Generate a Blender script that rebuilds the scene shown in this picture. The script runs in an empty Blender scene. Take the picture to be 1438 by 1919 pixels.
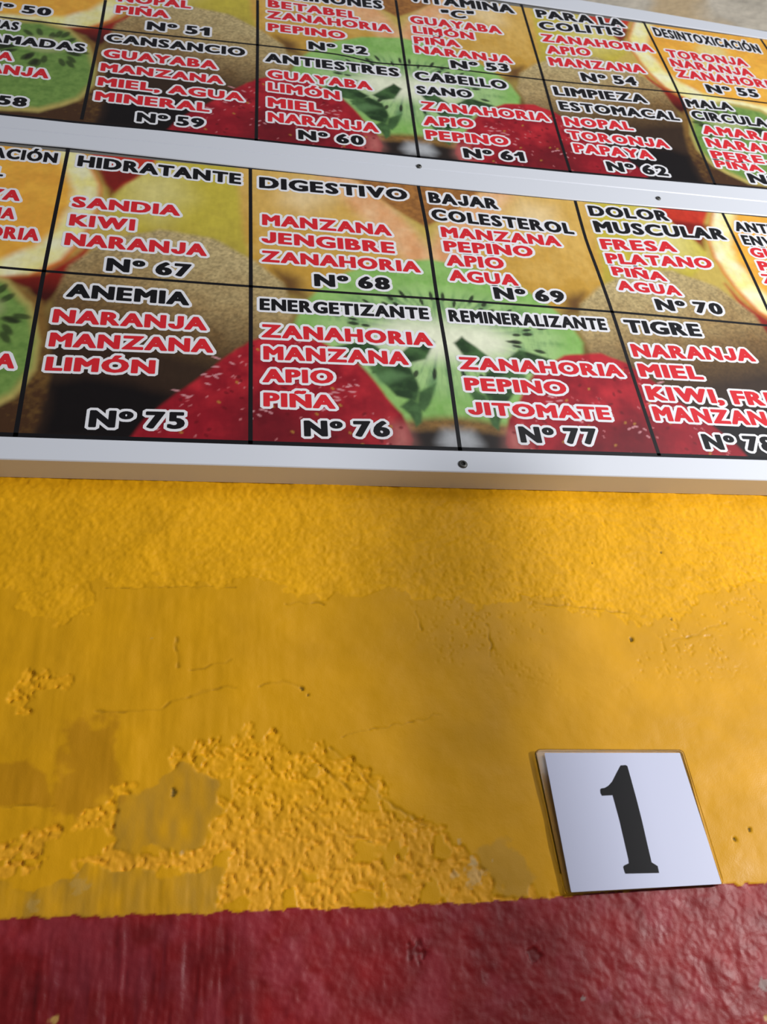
import bpy, math, random
import numpy as np
from mathutils import Vector, Matrix
from mathutils.geometry import delaunay_2d_cdt

CAM={'loc': (-0.02325280126626954, -0.6785775904648199, -0.5041933404672994), 'rt': (0.9832763042559202, -0.16400657513659017, -0.07918050770729464), 'up': (-0.025235828489416592, -0.5532751700125694, 0.8326162016247433), 'f': (0.18036314049514582, 0.8166935958849736, 0.5481612062078088), 'fpx': 1663.355004744375}
TEXTS=[('U00h', 'VENAS', -0.3432, 0.633, -0.2863, 0.633, 0.0188),
 ('U00h', 'INFLAMADAS', -0.3745, 0.6018, -0.2038, 0.6018, 0.0183),
 ('U00i', 'PIÑA', -0.3384, 0.5651, -0.2832, 0.5651, 0.0176),
 ('U00i', 'NARANJA', -0.362, 0.5367, -0.2385, 0.5367, 0.0191),
 ('U00n', 'N° 58', -0.3311, 0.4755, -0.2554, 0.4755, 0.0179),
 ('U10n', 'N° 50', -0.3364, 0.6748, -0.2526, 0.6748, 0.0183),
 ('U01h', 'CANSANCIO', -0.181, 0.631, -0.007, 0.6342, 0.0191),
 ('U01i', 'GUAYABA', -0.1811, 0.5958, -0.0421, 0.5968, 0.0188),
 ('U01i', 'MANZANA', -0.1816, 0.5653, -0.0334, 0.5654, 0.0174),
 ('U01i', 'MIEL, AGUA', -0.182, 0.5342, -0.0079, 0.533, 0.0177),
 ('U01i', 'MINERAL', -0.1823, 0.5033, -0.0488, 0.5032, 0.0183),
 ('U01n', 'N° 59', -0.1321, 0.4695, -0.0543, 0.4702, 0.0184),
 ('U11n', 'N° 51', -0.1336, 0.6704, -0.0535, 0.6729, 0.0203),
 ('U11i', 'PIÑA', -0.1751, 0.7016, -0.1073, 0.7039, 0.0193),
 ('U11i', 'NOPAL', -0.1745, 0.7308, -0.0797, 0.7351, 0.0199),
 ('U12h', 'RIÑONES', 0.0625, 0.7939, 0.1881, 0.7995, 0.0235),
 ('U12i', 'BETABEL', 0.0233, 0.7652, 0.1506, 0.7628, 0.0201),
 ('U12i', 'ZANAHORIA', 0.0218, 0.7356, 0.1965, 0.7391, 0.0197),
 ('U12i', 'PEPINO', 0.0228, 0.7041, 0.1289, 0.7061, 0.019),
 ('U12n', 'N° 52', 0.0768, 0.6701, 0.1575, 0.673, 0.0195),
 ('U02h', 'ANTIESTRES', 0.0186, 0.6279, 0.1971, 0.6283, 0.0201),
 ('U02i', 'GUAYABA', 0.0215, 0.5909, 0.1577, 0.5891, 0.0193),
 ('U02i', 'LIMÓN', 0.0217, 0.5619, 0.1134, 0.559, 0.0195),
 ('U02i', 'MIEL', 0.0214, 0.5278, 0.0883, 0.5262, 0.0201),
 ('U02i', 'NARANJA', 0.0212, 0.4966, 0.1592, 0.4975, 0.0196),
 ('U02n', 'N° 60', 0.0577, 0.4671, 0.1384, 0.4674, 0.019),
 ('U13h', 'VITAMINA', 0.2281, 0.8322, 0.3937, 0.8363, 0.0249),
 ('U13h', '"C"', 0.2759, 0.7976, 0.3275, 0.8058, 0.0215),
 ('U13i', 'GUAYABA', 0.2263, 0.7707, 0.3635, 0.7723, 0.0209),
 ('U13i', 'LIMÓN', 0.2277, 0.7448, 0.3178, 0.747, 0.0193),
 ('U13i', 'PIÑA', 0.2263, 0.717, 0.2938, 0.7213, 0.0188),
 ('U13i', 'NARANJA', 0.2252, 0.6931, 0.3674, 0.6956, 0.0195),
 ('U13n', 'N° 53', 0.2733, 0.6649, 0.3582, 0.6732, 0.0201),
 ('U03h', 'CABELLO', 0.2184, 0.626, 0.3482, 0.6282, 0.0206),
 ('U03h', 'SANO', 0.2176, 0.5934, 0.2942, 0.5973, 0.0186),
 ('U03i', 'ZANAHORIA', 0.2201, 0.5574, 0.3967, 0.5622, 0.0194),
 ('U03i', 'APIO', 0.219, 0.5236, 0.2873, 0.5295, 0.0194),
 ('U03i', 'PEPINO', 0.2194, 0.4942, 0.3295, 0.498, 0.0193),
 ('U03n', 'N° 61', 0.2648, 0.4633, 0.3454, 0.4681, 0.0196),
 ('U14h', 'PARA LA', 0.4284, 0.8342, 0.573, 0.8389, 0.0238),
 ('U14h', 'COLITIS', 0.4264, 0.7998, 0.5636, 0.813, 0.0231),
 ('U14i', 'ZANAHORIA', 0.4236, 0.7662, 0.6037, 0.7754, 0.0214),
 ('U14i', 'APIO', 0.4256, 0.7345, 0.4956, 0.7422, 0.0217),
 ('U14i', 'MANZANA', 0.4238, 0.7029, 0.5741, 0.7133, 0.0223),
 ('U14n', 'N° 54', 0.4661, 0.6717, 0.5518, 0.677, 0.0221),
 ('U15h', 'DESINTOXICACIÓN', 0.6186, 0.8254, 0.7957, 0.8142, 0.0258),
 ('U15i', 'TORONJA', 0.6241, 0.7671, 0.7581, 0.7689, 0.0219),
 ('U15i', 'NARANJA', 0.6231, 0.7419, 0.7579, 0.7407, 0.0214),
 ('U15i', 'ZANAHORIA', 0.6241, 0.7137, 0.7987, 0.7137, 0.022),
 ('U15n', 'N° 55', 0.6636, 0.6823, 0.7478, 0.6842, 0.0214),
 ('U04h', 'LIMPIEZA', 0.4161, 0.628, 0.5564, 0.6344, 0.0212),
 ('U04h', 'ESTOMACAL', 0.4173, 0.5933, 0.596, 0.5994, 0.0206),
 ('U04i', 'NOPAL', 0.418, 0.5574, 0.5174, 0.563, 0.0198),
 ('U04i', 'TORONJA', 0.4158, 0.5275, 0.5613, 0.53, 0.0193),
 ('U04i', 'PAPAYA', 0.4188, 0.4989, 0.5307, 0.5009, 0.0195),
 ('U04n', 'N° 62', 0.4573, 0.4661, 0.5427, 0.4674, 0.0202),
 ('U05h', 'MALA', 0.618, 0.6368, 0.6918, 0.6412, 0.0204),
 ('U05h', 'CIRCULACIÓN', 0.6181, 0.6077, 0.807, 0.6077, 0.0215),
 ('U05i', 'AMARANTO', 0.6235, 0.5739, 0.8095, 0.5739, 0.0209),
 ('U05i', 'NARANJA', 0.6213, 0.5439, 0.77, 0.5439, 0.0211),
 ('U05i', 'PEREJIL', 0.6202, 0.5178, 0.747, 0.5178, 0.0183),
 ('U05i', 'PIÑA', 0.6197, 0.4987, 0.6905, 0.4975, 0.0158),
 ('U05n', 'N° 63', 0.661, 0.4713, 0.7531, 0.4713, 0.021),
 ('L10h', 'DEPURACIÓN', -0.3452, 0.378, -0.2104, 0.378, 0.0179),
 ('L10h', 'RENAL', -0.3295, 0.3469, -0.2616, 0.3469, 0.0156),
 ('L10i', 'PAPAYA', -0.3316, 0.3088, -0.2395, 0.3088, 0.0174),
 ('L10i', 'MANZANA', -0.3348, 0.2793, -0.2408, 0.2793, 0.0174),
 ('L10i', 'ZANAHORIA', -0.3404, 0.249, -0.2133, 0.249, 0.0182),
 ('L11h', 'HIDRATANTE', -0.1888, 0.3764, -0.0099, 0.37, 0.0193),
 ('L11i', 'SANDIA', -0.1871, 0.3068, -0.0748, 0.3064, 0.0175),
 ('L11i', 'KIWI', -0.1866, 0.2769, -0.1203, 0.2764, 0.0183),
 ('L11i', 'NARANJA', -0.1878, 0.2463, -0.0445, 0.2453, 0.0187),
 ('L11n', 'N° 67', -0.1437, 0.2123, -0.0594, 0.2117, 0.0194),
 ('L01h', 'ANEMIA', -0.1776, 0.1715, -0.0596, 0.1704, 0.0189),
 ('L01i', 'NARANJA', -0.1863, 0.1357, -0.0413, 0.1372, 0.0181),
 ('L01i', 'MANZANA', -0.1858, 0.1043, -0.0343, 0.1079, 0.0182),
 ('L01i', 'LIMÓN', -0.1854, 0.0741, -0.0873, 0.0769, 0.0174),
 ('L01n', 'N° 75', -0.1408, 0.01, -0.0574, 0.0124, 0.0197),
 ('L00i', 'SANDIA', -0.3022, 0.0744, -0.2119, 0.0744, 0.018),
 ('L12h', 'DIGESTIVO', 0.0104, 0.3671, 0.1837, 0.3687, 0.0199),
 ('L12i', 'MANZANA', 0.0135, 0.3031, 0.1588, 0.3025, 0.0185),
 ('L12i', 'JENGIBRE', 0.0128, 0.274, 0.1598, 0.2731, 0.0185),
 ('L12i', 'ZANAHORIA', 0.0127, 0.2435, 0.1864, 0.245, 0.0179),
 ('L12n', 'N° 68', 0.0678, 0.2117, 0.1496, 0.2143, 0.0188),
 ('L13h', 'BAJAR', 0.2094, 0.3681, 0.2946, 0.367, 0.0197),
 ('L13h', 'COLESTEROL', 0.2093, 0.3373, 0.3835, 0.3327, 0.0199),
 ('L13i', 'MANZANA', 0.2175, 0.3082, 0.3624, 0.3089, 0.0179),
 ('L13i', 'PEPINO', 0.2178, 0.2837, 0.3239, 0.2865, 0.0181),
 ('L13i', 'APIO', 0.2175, 0.2599, 0.2852, 0.2618, 0.0185),
 ('L13i', 'AGUA', 0.2178, 0.2358, 0.2972, 0.2354, 0.018),
 ('L13n', 'N° 69', 0.2658, 0.212, 0.348, 0.2137, 0.0187),
 ('L14h', 'DOLOR', 0.4113, 0.3709, 0.5177, 0.3745, 0.0197),
 ('L14h', 'MUSCULAR', 0.4118, 0.3406, 0.5874, 0.3475, 0.0212),
 ('L14i', 'FRESA', 0.4131, 0.3103, 0.5116, 0.3165, 0.0185),
 ('L14i', 'PLATANO', 0.4143, 0.2854, 0.5513, 0.2919, 0.0181),
 ('L14i', 'PIÑA', 0.4166, 0.2656, 0.4835, 0.2619, 0.0154),
 ('L14i', 'AGUA', 0.4174, 0.2411, 0.4959, 0.2391, 0.0164),
 ('L14n', 'N° 70', 0.4577, 0.2127, 0.5406, 0.2127, 0.0183),
 ('L15h', 'ANTI-', 0.6059, 0.3667, 0.6661, 0.3667, 0.019),
 ('L15h', 'ENVEJECIMIENTO', 0.6087, 0.3418, 0.7896, 0.3418, 0.0183),
 ('L15i', 'GUAYABA', 0.6121, 0.3194, 0.7334, 0.3194, 0.0178),
 ('L15i', 'PIÑA', 0.6146, 0.2953, 0.6792, 0.2953, 0.0172),
 ('L15i', 'ZANAHORIA', 0.6119, 0.2722, 0.756, 0.2722, 0.0169),
 ('L02h', 'ENERGETIZANTE', 0.0105, 0.1709, 0.1879, 0.1732, 0.017),
 ('L02i', 'ZANAHORIA', 0.0122, 0.1328, 0.1876, 0.1351, 0.0183),
 ('L02i', 'MANZANA', 0.0139, 0.103, 0.1594, 0.1065, 0.0181),
 ('L02i', 'APIO', 0.0129, 0.0734, 0.0818, 0.0764, 0.0173),
 ('L02i', 'PIÑA', 0.0136, 0.0434, 0.082, 0.0443, 0.0173),
 ('L02n', 'N° 76', 0.0509, 0.0095, 0.1325, 0.0132, 0.019),
 ('L03h', 'REMINERALIZANTE', 0.2099, 0.1724, 0.3885, 0.1747, 0.0177),
 ('L03i', 'ZANAHORIA', 0.2123, 0.1048, 0.3919, 0.1066, 0.0171),
 ('L03i', 'PEPINO', 0.2143, 0.0764, 0.3226, 0.078, 0.0172),
 ('L03i', 'JITOMATE', 0.2133, 0.0451, 0.3632, 0.0466, 0.0166),
 ('L03n', 'N° 77', 0.2613, 0.0128, 0.3426, 0.0144, 0.0202),
 ('L04h', 'TIGRE', 0.4106, 0.1736, 0.5017, 0.1746, 0.0197),
 ('L04i', 'NARANJA', 0.4097, 0.1372, 0.5566, 0.141, 0.019),
 ('L04i', 'MIEL', 0.4105, 0.1086, 0.4843, 0.1092, 0.019),
 ('L04i', 'KIWI, FRESA', 0.4112, 0.0765, 0.6085, 0.0765, 0.0194),
 ('L04i', 'MANZANA', 0.4116, 0.0487, 0.5621, 0.0487, 0.0192),
 ('L04n', 'N° 78', 0.4567, 0.0141, 0.5373, 0.0141, 0.0197)]
LINES={'L': [('v', [(-0.2011, 0.4096), (-0.2024, 0.2057), (-0.2014, 0.1027), (-0.1998, -0.0057)]),
       ('v', [(0.0004, 0.4049), (0.0016, 0.2044), (0.0017, -0.0016)]),
       ('v', [(0.1989, 0.4015), (0.2015, 0.3147), (0.1999, 0.2057), (0.201, 0.1157), (0.1987, -0.0008)]),
       ('v', [(0.3975, 0.4021), (0.3956, 0.3254), (0.3986, 0.2727), (0.401, 0.2052), (0.4017, 0.1125), (0.4034, 0.0035)]),
       ('v', [(0.5975, 0.4022), (0.5998, 0.3099), (0.6006, 0.2297), (0.5993, 0.111), (0.5949, 0.0013)]),
       ('h', [(-0.3223, 0.2102), (-0.2436, 0.2066), (-0.2024, 0.2057), (0.0013, 0.2044), (0.1999, 0.2057), (0.401, 0.2052), (0.5902, 0.2), (0.7723, 0.1966)])],
 'U': [('v', [(-0.19, 0.7307), (-0.1896, 0.6641), (-0.1922, 0.4864), (-0.1928, 0.4627)]),
       ('v', [(0.0092, 0.7806), (0.0091, 0.6658), (0.0072, 0.4531)]),
       ('v', [(0.2099, 0.8308), (0.208, 0.6596), (0.2067, 0.556), (0.2054, 0.4513)]),
       ('v', [(0.4089, 0.8759), (0.4064, 0.6622), (0.403, 0.5435), (0.4031, 0.4495)]),
       ('v', [(0.6084, 0.869), (0.614, 0.673), (0.608, 0.5603), (0.6053, 0.4585)]),
       ('v', [(0.809, 0.8646), (0.8217, 0.6352), (0.8165, 0.4741)]),
       ('h',
        [(-0.4102, 0.6603),
         (-0.3108, 0.6591),
         (-0.1895, 0.6596),
         (0.0091, 0.6658),
         (0.1207, 0.6668),
         (0.1636, 0.6551),
         (0.208, 0.6596),
         (0.2533, 0.6647),
         (0.4064, 0.6622),
         (0.614, 0.673),
         (0.7553, 0.6727),
         (0.9423, 0.6673)])]}
RAILS={'Lb': ([(-0.62, -0.0046), (-0.2121, -0.0046), (0.0163, -0.0027), (0.2008, -0.0007), (0.5213, 0.0028), (1.02, 0.0028)],
        [(-0.62, -0.0292), (-0.2085, -0.0292), (0.0162, -0.0272), (0.1975, -0.0262), (0.5122, -0.0233), (1.02, -0.0233)]),
 'Lt': ([(-0.62, 0.4065), (-0.2733, 0.4065), (-0.2013, 0.4071), (0.0008, 0.402), (0.1989, 0.3984), (0.3973, 0.398), (0.6608, 0.4021), (1.02, 0.4021)],
        [(-0.62, 0.4309), (1.02, 0.4313)]),
 'Ub': ([(-0.62, 0.4543),
         (-0.2804, 0.4543),
         (-0.1994, 0.4532),
         (-0.1043, 0.4552),
         (0.0069, 0.4541),
         (0.2052, 0.4523),
         (0.403, 0.4527),
         (0.6808, 0.4593),
         (1.02, 0.4593)],
        [(-0.62, 0.4314), (1.02, 0.4318)]),
 'Ut': ([(-0.62, 0.8706), (0.3437, 0.8706), (0.3773, 0.8696), (0.6085, 0.8658), (0.8207, 0.8601), (1.02, 0.8601)],
        [(-0.62, 0.9047), (0.5051, 0.9047), (0.6566, 0.8965), (0.8291, 0.8842), (1.02, 0.8842)])}
SCREWS=[(0.2033, 0.4341, 0.0034), (0.5122, 0.416, 0.0034), (0.1986, -0.0172, 0.0045)]
PLATE=[(0.2287, -0.2827), (0.3562, -0.2861), (0.3602, -0.3905), (0.2327, -0.3918)]
CARD=[(0.2353, -0.2864), (0.3516, -0.2892), (0.3572, -0.3905), (0.2365, -0.3905)]
ONE=[(0.2974, -0.2982), (0.3017, -0.298), (0.3031, -0.2989), (0.3036, -0.3087), (0.3043, -0.3245), (0.3047, -0.3414), (0.3046, -0.3598), (0.3046, -0.3726), (0.3088, -0.3755), (0.3087, -0.3804), (0.2817, -0.3797), (0.2814, -0.3787), (0.2811, -0.3749), (0.282, -0.3739), (0.2862, -0.3725), (0.2866, -0.3696), (0.2863, -0.341), (0.2852, -0.3215), (0.2762, -0.3216), (0.2755, -0.3196), (0.2759, -0.3167), (0.2767, -0.316), (0.2799, -0.3156), (0.2834, -0.314), (0.2872, -0.3109), (0.2918, -0.3051)]
FRUIT={'black': [(1.962, -0.027), (1.916, 0.132), (1.887, 0.356), (1.751, 0.399), (1.534, 0.381), (1.3, 0.314), (1.353, 0.165), (1.528, -0.014)],
 'blackcore': [(1.908, -0.024), (1.878, 0.134), (1.897, 0.29), (1.746, 0.349), (1.529, 0.315), (1.358, 0.261), (1.42, 0.099), (1.504, -0.027)],
 'brownwedge': [(0.387, 2.286), (-0.424, 2.308), (-0.282, 1.774), (-0.126, 1.565), (-0.028, 1.59), (0.164, 1.744), (0.385, 1.997)],
 'darkred': [(1.842, 1.866), (1.592, 1.885), (1.677, 1.764), (1.745, 1.63), (1.781, 1.725)],
 'glint': [(0.064, 0.122), (-0.111, 0.138), (-0.092, 0.004), (0.066, -0.004), (0.1, 0.042)],
 'kiwibody': [(1.927, -0.048), (1.946, 0.553), (1.944, 0.838), (1.898, 1.092), (1.734, 1.294), (1.472, 1.411), (1.192, 1.368), (0.966, 1.217), (0.828, 1.067),
              (0.776, 0.875), (0.808, 0.646), (0.992, 0.42), (1.321, -0.018)],
 'kiwileft': [(2.874, 0.476), (2.828, 0.752), (2.636, 0.935), (2.357, 0.984), (2.177, 0.927), (2.058, 0.772), (1.99, 0.549), (1.994, 0.381), (2.054, 0.232),
              (2.251, 0.082), (2.504, 0.067), (2.752, 0.232)],
 'kiwileftrim': [(2.895, 0.474), (2.859, 0.784), (2.644, 0.971), (2.364, 1.021), (2.167, 0.958), (2.041, 0.792), (1.969, 0.551), (1.972, 0.366), (2.038, 0.202),
                 (2.243, 0.038), (2.495, 0.024), (2.769, 0.216)],
 'kiwileftskin': [(2.57, -0.109), (2.717, 0.556), (2.156, 0.948), (1.995, 0.815), (1.929, 0.554), (1.898, 0.355), (1.909, 0.071), (1.968, -0.065)],
 'leafa': [(0.568, 0.637), (0.402, 0.68), (0.286, 0.586), (0.347, 0.501), (0.493, 0.526)],
 'leafb': [(0.415, 0.496), (0.287, 0.571), (0.196, 0.512), (0.166, 0.38), (0.191, 0.295), (0.281, 0.324), (0.354, 0.413)],
 'leafc': [(0.177, 0.355), (0.075, 0.421), (0.125, 0.289), (0.157, 0.236), (0.194, 0.261)],
 'leafd': [(0.215, 0.318), (0.167, 0.27), (0.172, 0.169), (0.207, 0.134), (0.231, 0.215), (0.269, 0.257)],
 'leafe': [(0.101, 0.762), (0.05, 0.709), (0.106, 0.585), (0.193, 0.549), (0.257, 0.599)],
 'leafhi': [(0.392, 0.445), (0.294, 0.487), (0.215, 0.457), (0.273, 0.418), (0.355, 0.402)],
 'orangein': [(3.302, 2.023), (2.185, 2.142), (2.086, 2.035), (2.016, 1.868), (1.945, 1.679), (1.937, 1.546), (1.984, 1.355), (2.084, 1.194), (2.226, 1.091),
              (3.036, 0.954)],
 'orangeout': [(3.342, 2.186), (2.11, 2.231), (1.981, 2.116), (1.883, 1.946), (1.802, 1.745), (1.786, 1.567), (1.83, 1.324), (1.925, 1.109), (2.06, 0.97),
               (2.995, 0.788)],
 'orangeout2': [(3.342, 2.186), (2.118, 2.229), (1.998, 2.114), (1.9, 1.943), (1.819, 1.743), (1.805, 1.564), (1.852, 1.329), (1.945, 1.126), (2.078, 0.998),
                (3.001, 0.813)],
 'peach': [(1.092, 2.382), (0.306, 2.518), (0.187, 1.736), (0.016, 1.412), (-0.091, 1.038), (0.745, 1.015), (0.994, 1.151), (1.053, 1.598)],
 'peachhi': [(0.814, 1.889), (0.627, 1.941), (0.541, 1.784), (0.698, 1.645), (0.817, 1.722)],
 'pear': [(1.907, 2.241), (1.793, 1.96), (0.994, 2.24), (0.99, 0.932), (1.462, 1.243), (1.726, 1.508), (1.791, 1.77)],
 'pearhi': [(1.683, 1.833), (1.413, 1.922), (1.345, 1.695), (1.477, 1.497), (1.636, 1.587)],
 'pink': [(0.761, 2.226), (0.361, 2.291), (0.379, 1.998), (0.155, 1.736), (-0.015, 1.415), (0.008, 1.152), (0.122, 1.268), (0.309, 1.557), (0.535, 1.905)],
 'red': [(1.993, 2.226), (1.463, 2.318), (1.534, 1.976), (1.612, 1.844), (1.727, 1.687), (1.775, 1.749), (1.831, 1.906), (1.91, 2.039)],
 'redlow': [(2.206, 0.954), (2.015, 1.013), (1.879, 1.162), (1.791, 1.329), (1.845, 1.078), (1.944, 0.838), (2.008, 0.759), (2.075, 0.9)],
 'segment': [(2.501, 1.848), (2.375, 1.73), (2.335, 1.47), (2.44, 1.33), (2.569, 1.481), (2.615, 1.739)],
 'skinband': [(0.767, 0.2), (0.309, 0.161), (0.089, 0.2), (-0.122, 0.212), (-0.107, 0.111), (0.16, 0.088), (0.772, 0.009)],
 'slice': [(0.771, 0.761), (0.735, 0.898), (0.632, 1.047), (0.488, 1.186), (0.269, 1.295), (-0.07, 1.355), (-0.585, 1.258), (-0.413, 0.305), (0.085, 0.167),
           (0.311, 0.145), (0.564, 0.212), (0.709, 0.44)],
 'slicecore': [(0.368, 0.758), (0.249, 0.845), (0.076, 0.861), (-0.068, 0.854), (-0.196, 0.729), (-0.18, 0.614), (-0.007, 0.593), (0.188, 0.593),
               (0.334, 0.667)],
 'slicedarkring': [(0.642, 0.81), (0.494, 0.98), (0.23, 1.067), (-0.243, 1.052), (-0.14, 0.34), (0.131, 0.358), (0.288, 0.4), (0.549, 0.487)],
 'spot': [(0.868, 1.165), (0.742, 1.117), (0.705, 0.96), (0.829, 0.987)],
 'straw': [(1.069, 0.571), (0.992, 0.638), (0.86, 0.693), (0.647, 0.667), (0.491, 0.57), (0.393, 0.42), (0.27, 0.216), (0.231, 0.052), (0.254, -0.028),
           (1.59, -0.091), (1.529, 0.001), (1.467, 0.096), (1.335, 0.279), (1.168, 0.441)],
 'strawdark': [(1.085, -0.067), (1.065, 0.215), (0.966, 0.287), (0.767, 0.184), (0.569, 0.114), (0.528, -0.041)],
 'strawtip': [(0.324, 0.144), (0.247, 0.132), (0.23, 0.036), (0.261, -0.013), (0.336, -0.001)],
 'under': [(0.77, 0.094), (0.209, 0.114), (-0.11, 0.131), (-0.076, -0.107), (0.776, -0.143)]}
WALLSHAPES={'banda': [(-0.2003, -0.3437), (-0.1668, -0.3399), (-0.1569, -0.3357), (-0.1476, -0.3266), (-0.1227, -0.3261), (-0.1123, -0.3221), (-0.0941, -0.3007),
           (-0.086, -0.3032), (-0.0921, -0.319), (-0.0913, -0.3339), (-0.1039, -0.3341), (-0.1182, -0.335), (-0.1362, -0.3329), (-0.1517, -0.3486),
           (-0.1649, -0.3522), (-0.1978, -0.3575)],
 'bandb': [(-0.1988, -0.3524), (-0.1648, -0.3529), (-0.1449, -0.3478), (-0.1304, -0.3523), (-0.1099, -0.3461), (-0.0886, -0.3442), (-0.0481, -0.3531),
           (-0.0225, -0.3432), (-0.0182, -0.3665), (-0.0477, -0.3609), (-0.08, -0.363), (-0.1015, -0.3592), (-0.1224, -0.361), (-0.1636, -0.3608),
           (-0.1972, -0.3609)],
 'bandc': [(-0.0597, -0.2875), (-0.0477, -0.2793), (-0.0243, -0.2729), (-0.0178, -0.299), (-0.0471, -0.2926)],
 'brush': [(-0.2305, -0.3594), (-0.1426, -0.3652), (-0.1119, -0.3615), (-0.1089, -0.3564), (-0.0835, -0.3628), (-0.0584, -0.3639), (-0.0183, -0.364),
           (-0.0157, -0.4003), (-0.2244, -0.3889)],
 'crack1': [(-0.0425, -0.2106), (-0.0322, -0.2084), (-0.026, -0.2071), (-0.0134, -0.2039)],
 'crack10': [(0.0402, -0.2794), (0.0641, -0.2966), (0.0874, -0.3174)],
 'crack11': [(0.0431, -0.3199), (0.0622, -0.3379), (0.0932, -0.3486)],
 'crack12': [(0.0738, -0.2675), (0.1438, -0.2535), (0.1573, -0.2515)],
 'crack13': [(-0.0562, -0.1827), (-0.0529, -0.2083)],
 'crack14': [(-0.114, -0.1378), (-0.0101, -0.1357)],
 'crack15': [(0.012, -0.2247), (0.0289, -0.2217), (0.0437, -0.2273)],
 'crack2': [(-0.1124, -0.2444), (-0.0929, -0.2447), (-0.0673, -0.2434), (-0.0497, -0.235), (-0.0255, -0.2274), (-0.0089, -0.2267)],
 'crack3': [(0.3762, -0.1855), (0.3929, -0.1813), (0.4036, -0.1802), (0.4119, -0.1738), (0.4337, -0.1684)],
 'crack4': [(0.2479, -0.1479), (0.2773, -0.1514), (0.3023, -0.1528), (0.3419, -0.159)],
 'crack5': [(0.0324, -0.1511), (0.0482, -0.1499), (0.0663, -0.1508)],
 'crack6': [(0.2051, -0.1701), (0.2082, -0.1878), (0.2044, -0.2002)],
 'crack7': [(-0.1708, -0.313), (-0.1349, -0.3142)],
 'crack8': [(0.1448, -0.1575), (0.1476, -0.1753)],
 'crack9': [(0.0651, -0.2758), (0.0809, -0.2908), (0.0923, -0.3055), (0.1115, -0.3222), (0.1347, -0.3368)],
 'darkpatch': [(-0.2476, -0.2764), (-0.1573, -0.2806), (-0.1432, -0.2907), (-0.1372, -0.31), (-0.1367, -0.3145), (-0.2403, -0.3121)],
 'darkpatch2': [(-0.1225, -0.2593), (-0.0966, -0.2472), (-0.0904, -0.3), (-0.1047, -0.326), (-0.1345, -0.3322), (-0.1367, -0.2986), (-0.1283, -0.2754)],
 'olive': [(-0.0492, -0.2894), (-0.0236, -0.302), (-0.0213, -0.3138), (-0.0247, -0.3309), (-0.0318, -0.3436), (-0.0447, -0.3474), (-0.0595, -0.3443),
           (-0.0755, -0.3508), (-0.087, -0.3413), (-0.0901, -0.3266), (-0.0876, -0.3116), (-0.0748, -0.3082)],
 'redbrush': [(-0.2231, -0.3953), (-0.0139, -0.4004), (0.0042, -0.4525), (0.0043, -0.4821), (-0.2084, -0.4663)],
 'roughleft': [(-0.1797, -0.1435), (-0.1284, -0.142), (-0.1214, -0.1493), (-0.1367, -0.1615), (-0.148, -0.1701), (-0.1686, -0.1664), (-0.1799, -0.157)],
 'roughleft2': [(-0.1737, -0.2291), (-0.1621, -0.2163), (-0.1357, -0.2077), (-0.1271, -0.2144), (-0.1377, -0.2253), (-0.1592, -0.2378), (-0.1704, -0.2397)],
 'scrape': [(0.1751, -0.3596), (0.1984, -0.3568), (0.2158, -0.3765), (0.2134, -0.3894), (0.1897, -0.3846), (0.179, -0.3748)],
 'smooth': [(-0.2753, -0.1425), (-0.1265, -0.1395), (-0.1221, -0.1329), (-0.019, -0.1358), (-0.0102, -0.1279), (0.0441, -0.134), (0.0805, -0.144),
            (0.1373, -0.1366), (0.2037, -0.1466), (0.2537, -0.1435), (0.3015, -0.1566), (0.3813, -0.1669), (0.4293, -0.1307), (0.5872, -0.117),
            (0.4616, -0.4188), (0.2118, -0.3984), (0.2053, -0.389), (0.1859, -0.3826), (0.1751, -0.3596), (0.1582, -0.3474), (0.1429, -0.3371),
            (0.1139, -0.3183), (0.0931, -0.2932), (0.065, -0.2779), (0.0322, -0.2687), (0.0037, -0.2618), (-0.0203, -0.2718), (-0.0227, -0.306),
            (-0.0213, -0.3138), (-0.0263, -0.3401), (-0.0204, -0.3513), (-0.0175, -0.3658), (-0.0157, -0.4003), (-0.2244, -0.3889)]}
RED=[(-0.1598, -0.3866), (-0.0988, -0.3882), (-0.0357, -0.3895), (0.0298, -0.3905), (0.0969, -0.3925), (0.1683, -0.3926), (0.2336, -0.3919), (0.3148, -0.3902), (0.3983, -0.3904)]
SPECKS=[(0.0445, -0.2287, 0.0022, 'dark'), (0.0491, -0.2332, 0.0012, 'dark'), (-0.0522, -0.307, 0.0024, 'dark'), (0.3815, -0.1642, 0.0018, 'dark'), (0.3373, -0.1854, 0.002, 'dark'), (0.3908, -0.0935, 0.0012, 'dark'), (0.3879, -0.1897, 0.0012, 'dark'), (0.3176, -0.1065, 0.001, 'dark'), (0.1668, -0.3743, 0.0075, 'white'), (0.1508, -0.3736, 0.004, 'white'), (0.1586, -0.3505, 0.002, 'white'), (0.1814, -0.3645, 0.0016, 'white'), (0.1663, -0.3638, 0.003, 'white'), (-0.0438, -0.3504, 0.0025, 'white'), (-0.1408, -0.3787, 0.004, 'pale'), (-0.1111, -0.3684, 0.006, 'pale'), (0.3727, -0.459, 0.0042, 'grey'), (0.3671, -0.4785, 0.0025, 'tan'), (-0.1186, -0.4487, 0.003, 'tan'), (0.2329, -0.4575, 0.002, 'grey'), (0.2499, -0.4579, 0.005, 'pink'), (0.2035, -0.4282, 0.0055, 'deep'), (0.1186, -0.4226, 0.007, 'deep'), (-0.075, -0.1832, 0.001, 'pale'), (0.3961, -0.3511, 0.002, 'dark'), (0.3819, -0.3575, 0.0018, 'dark')]

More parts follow.
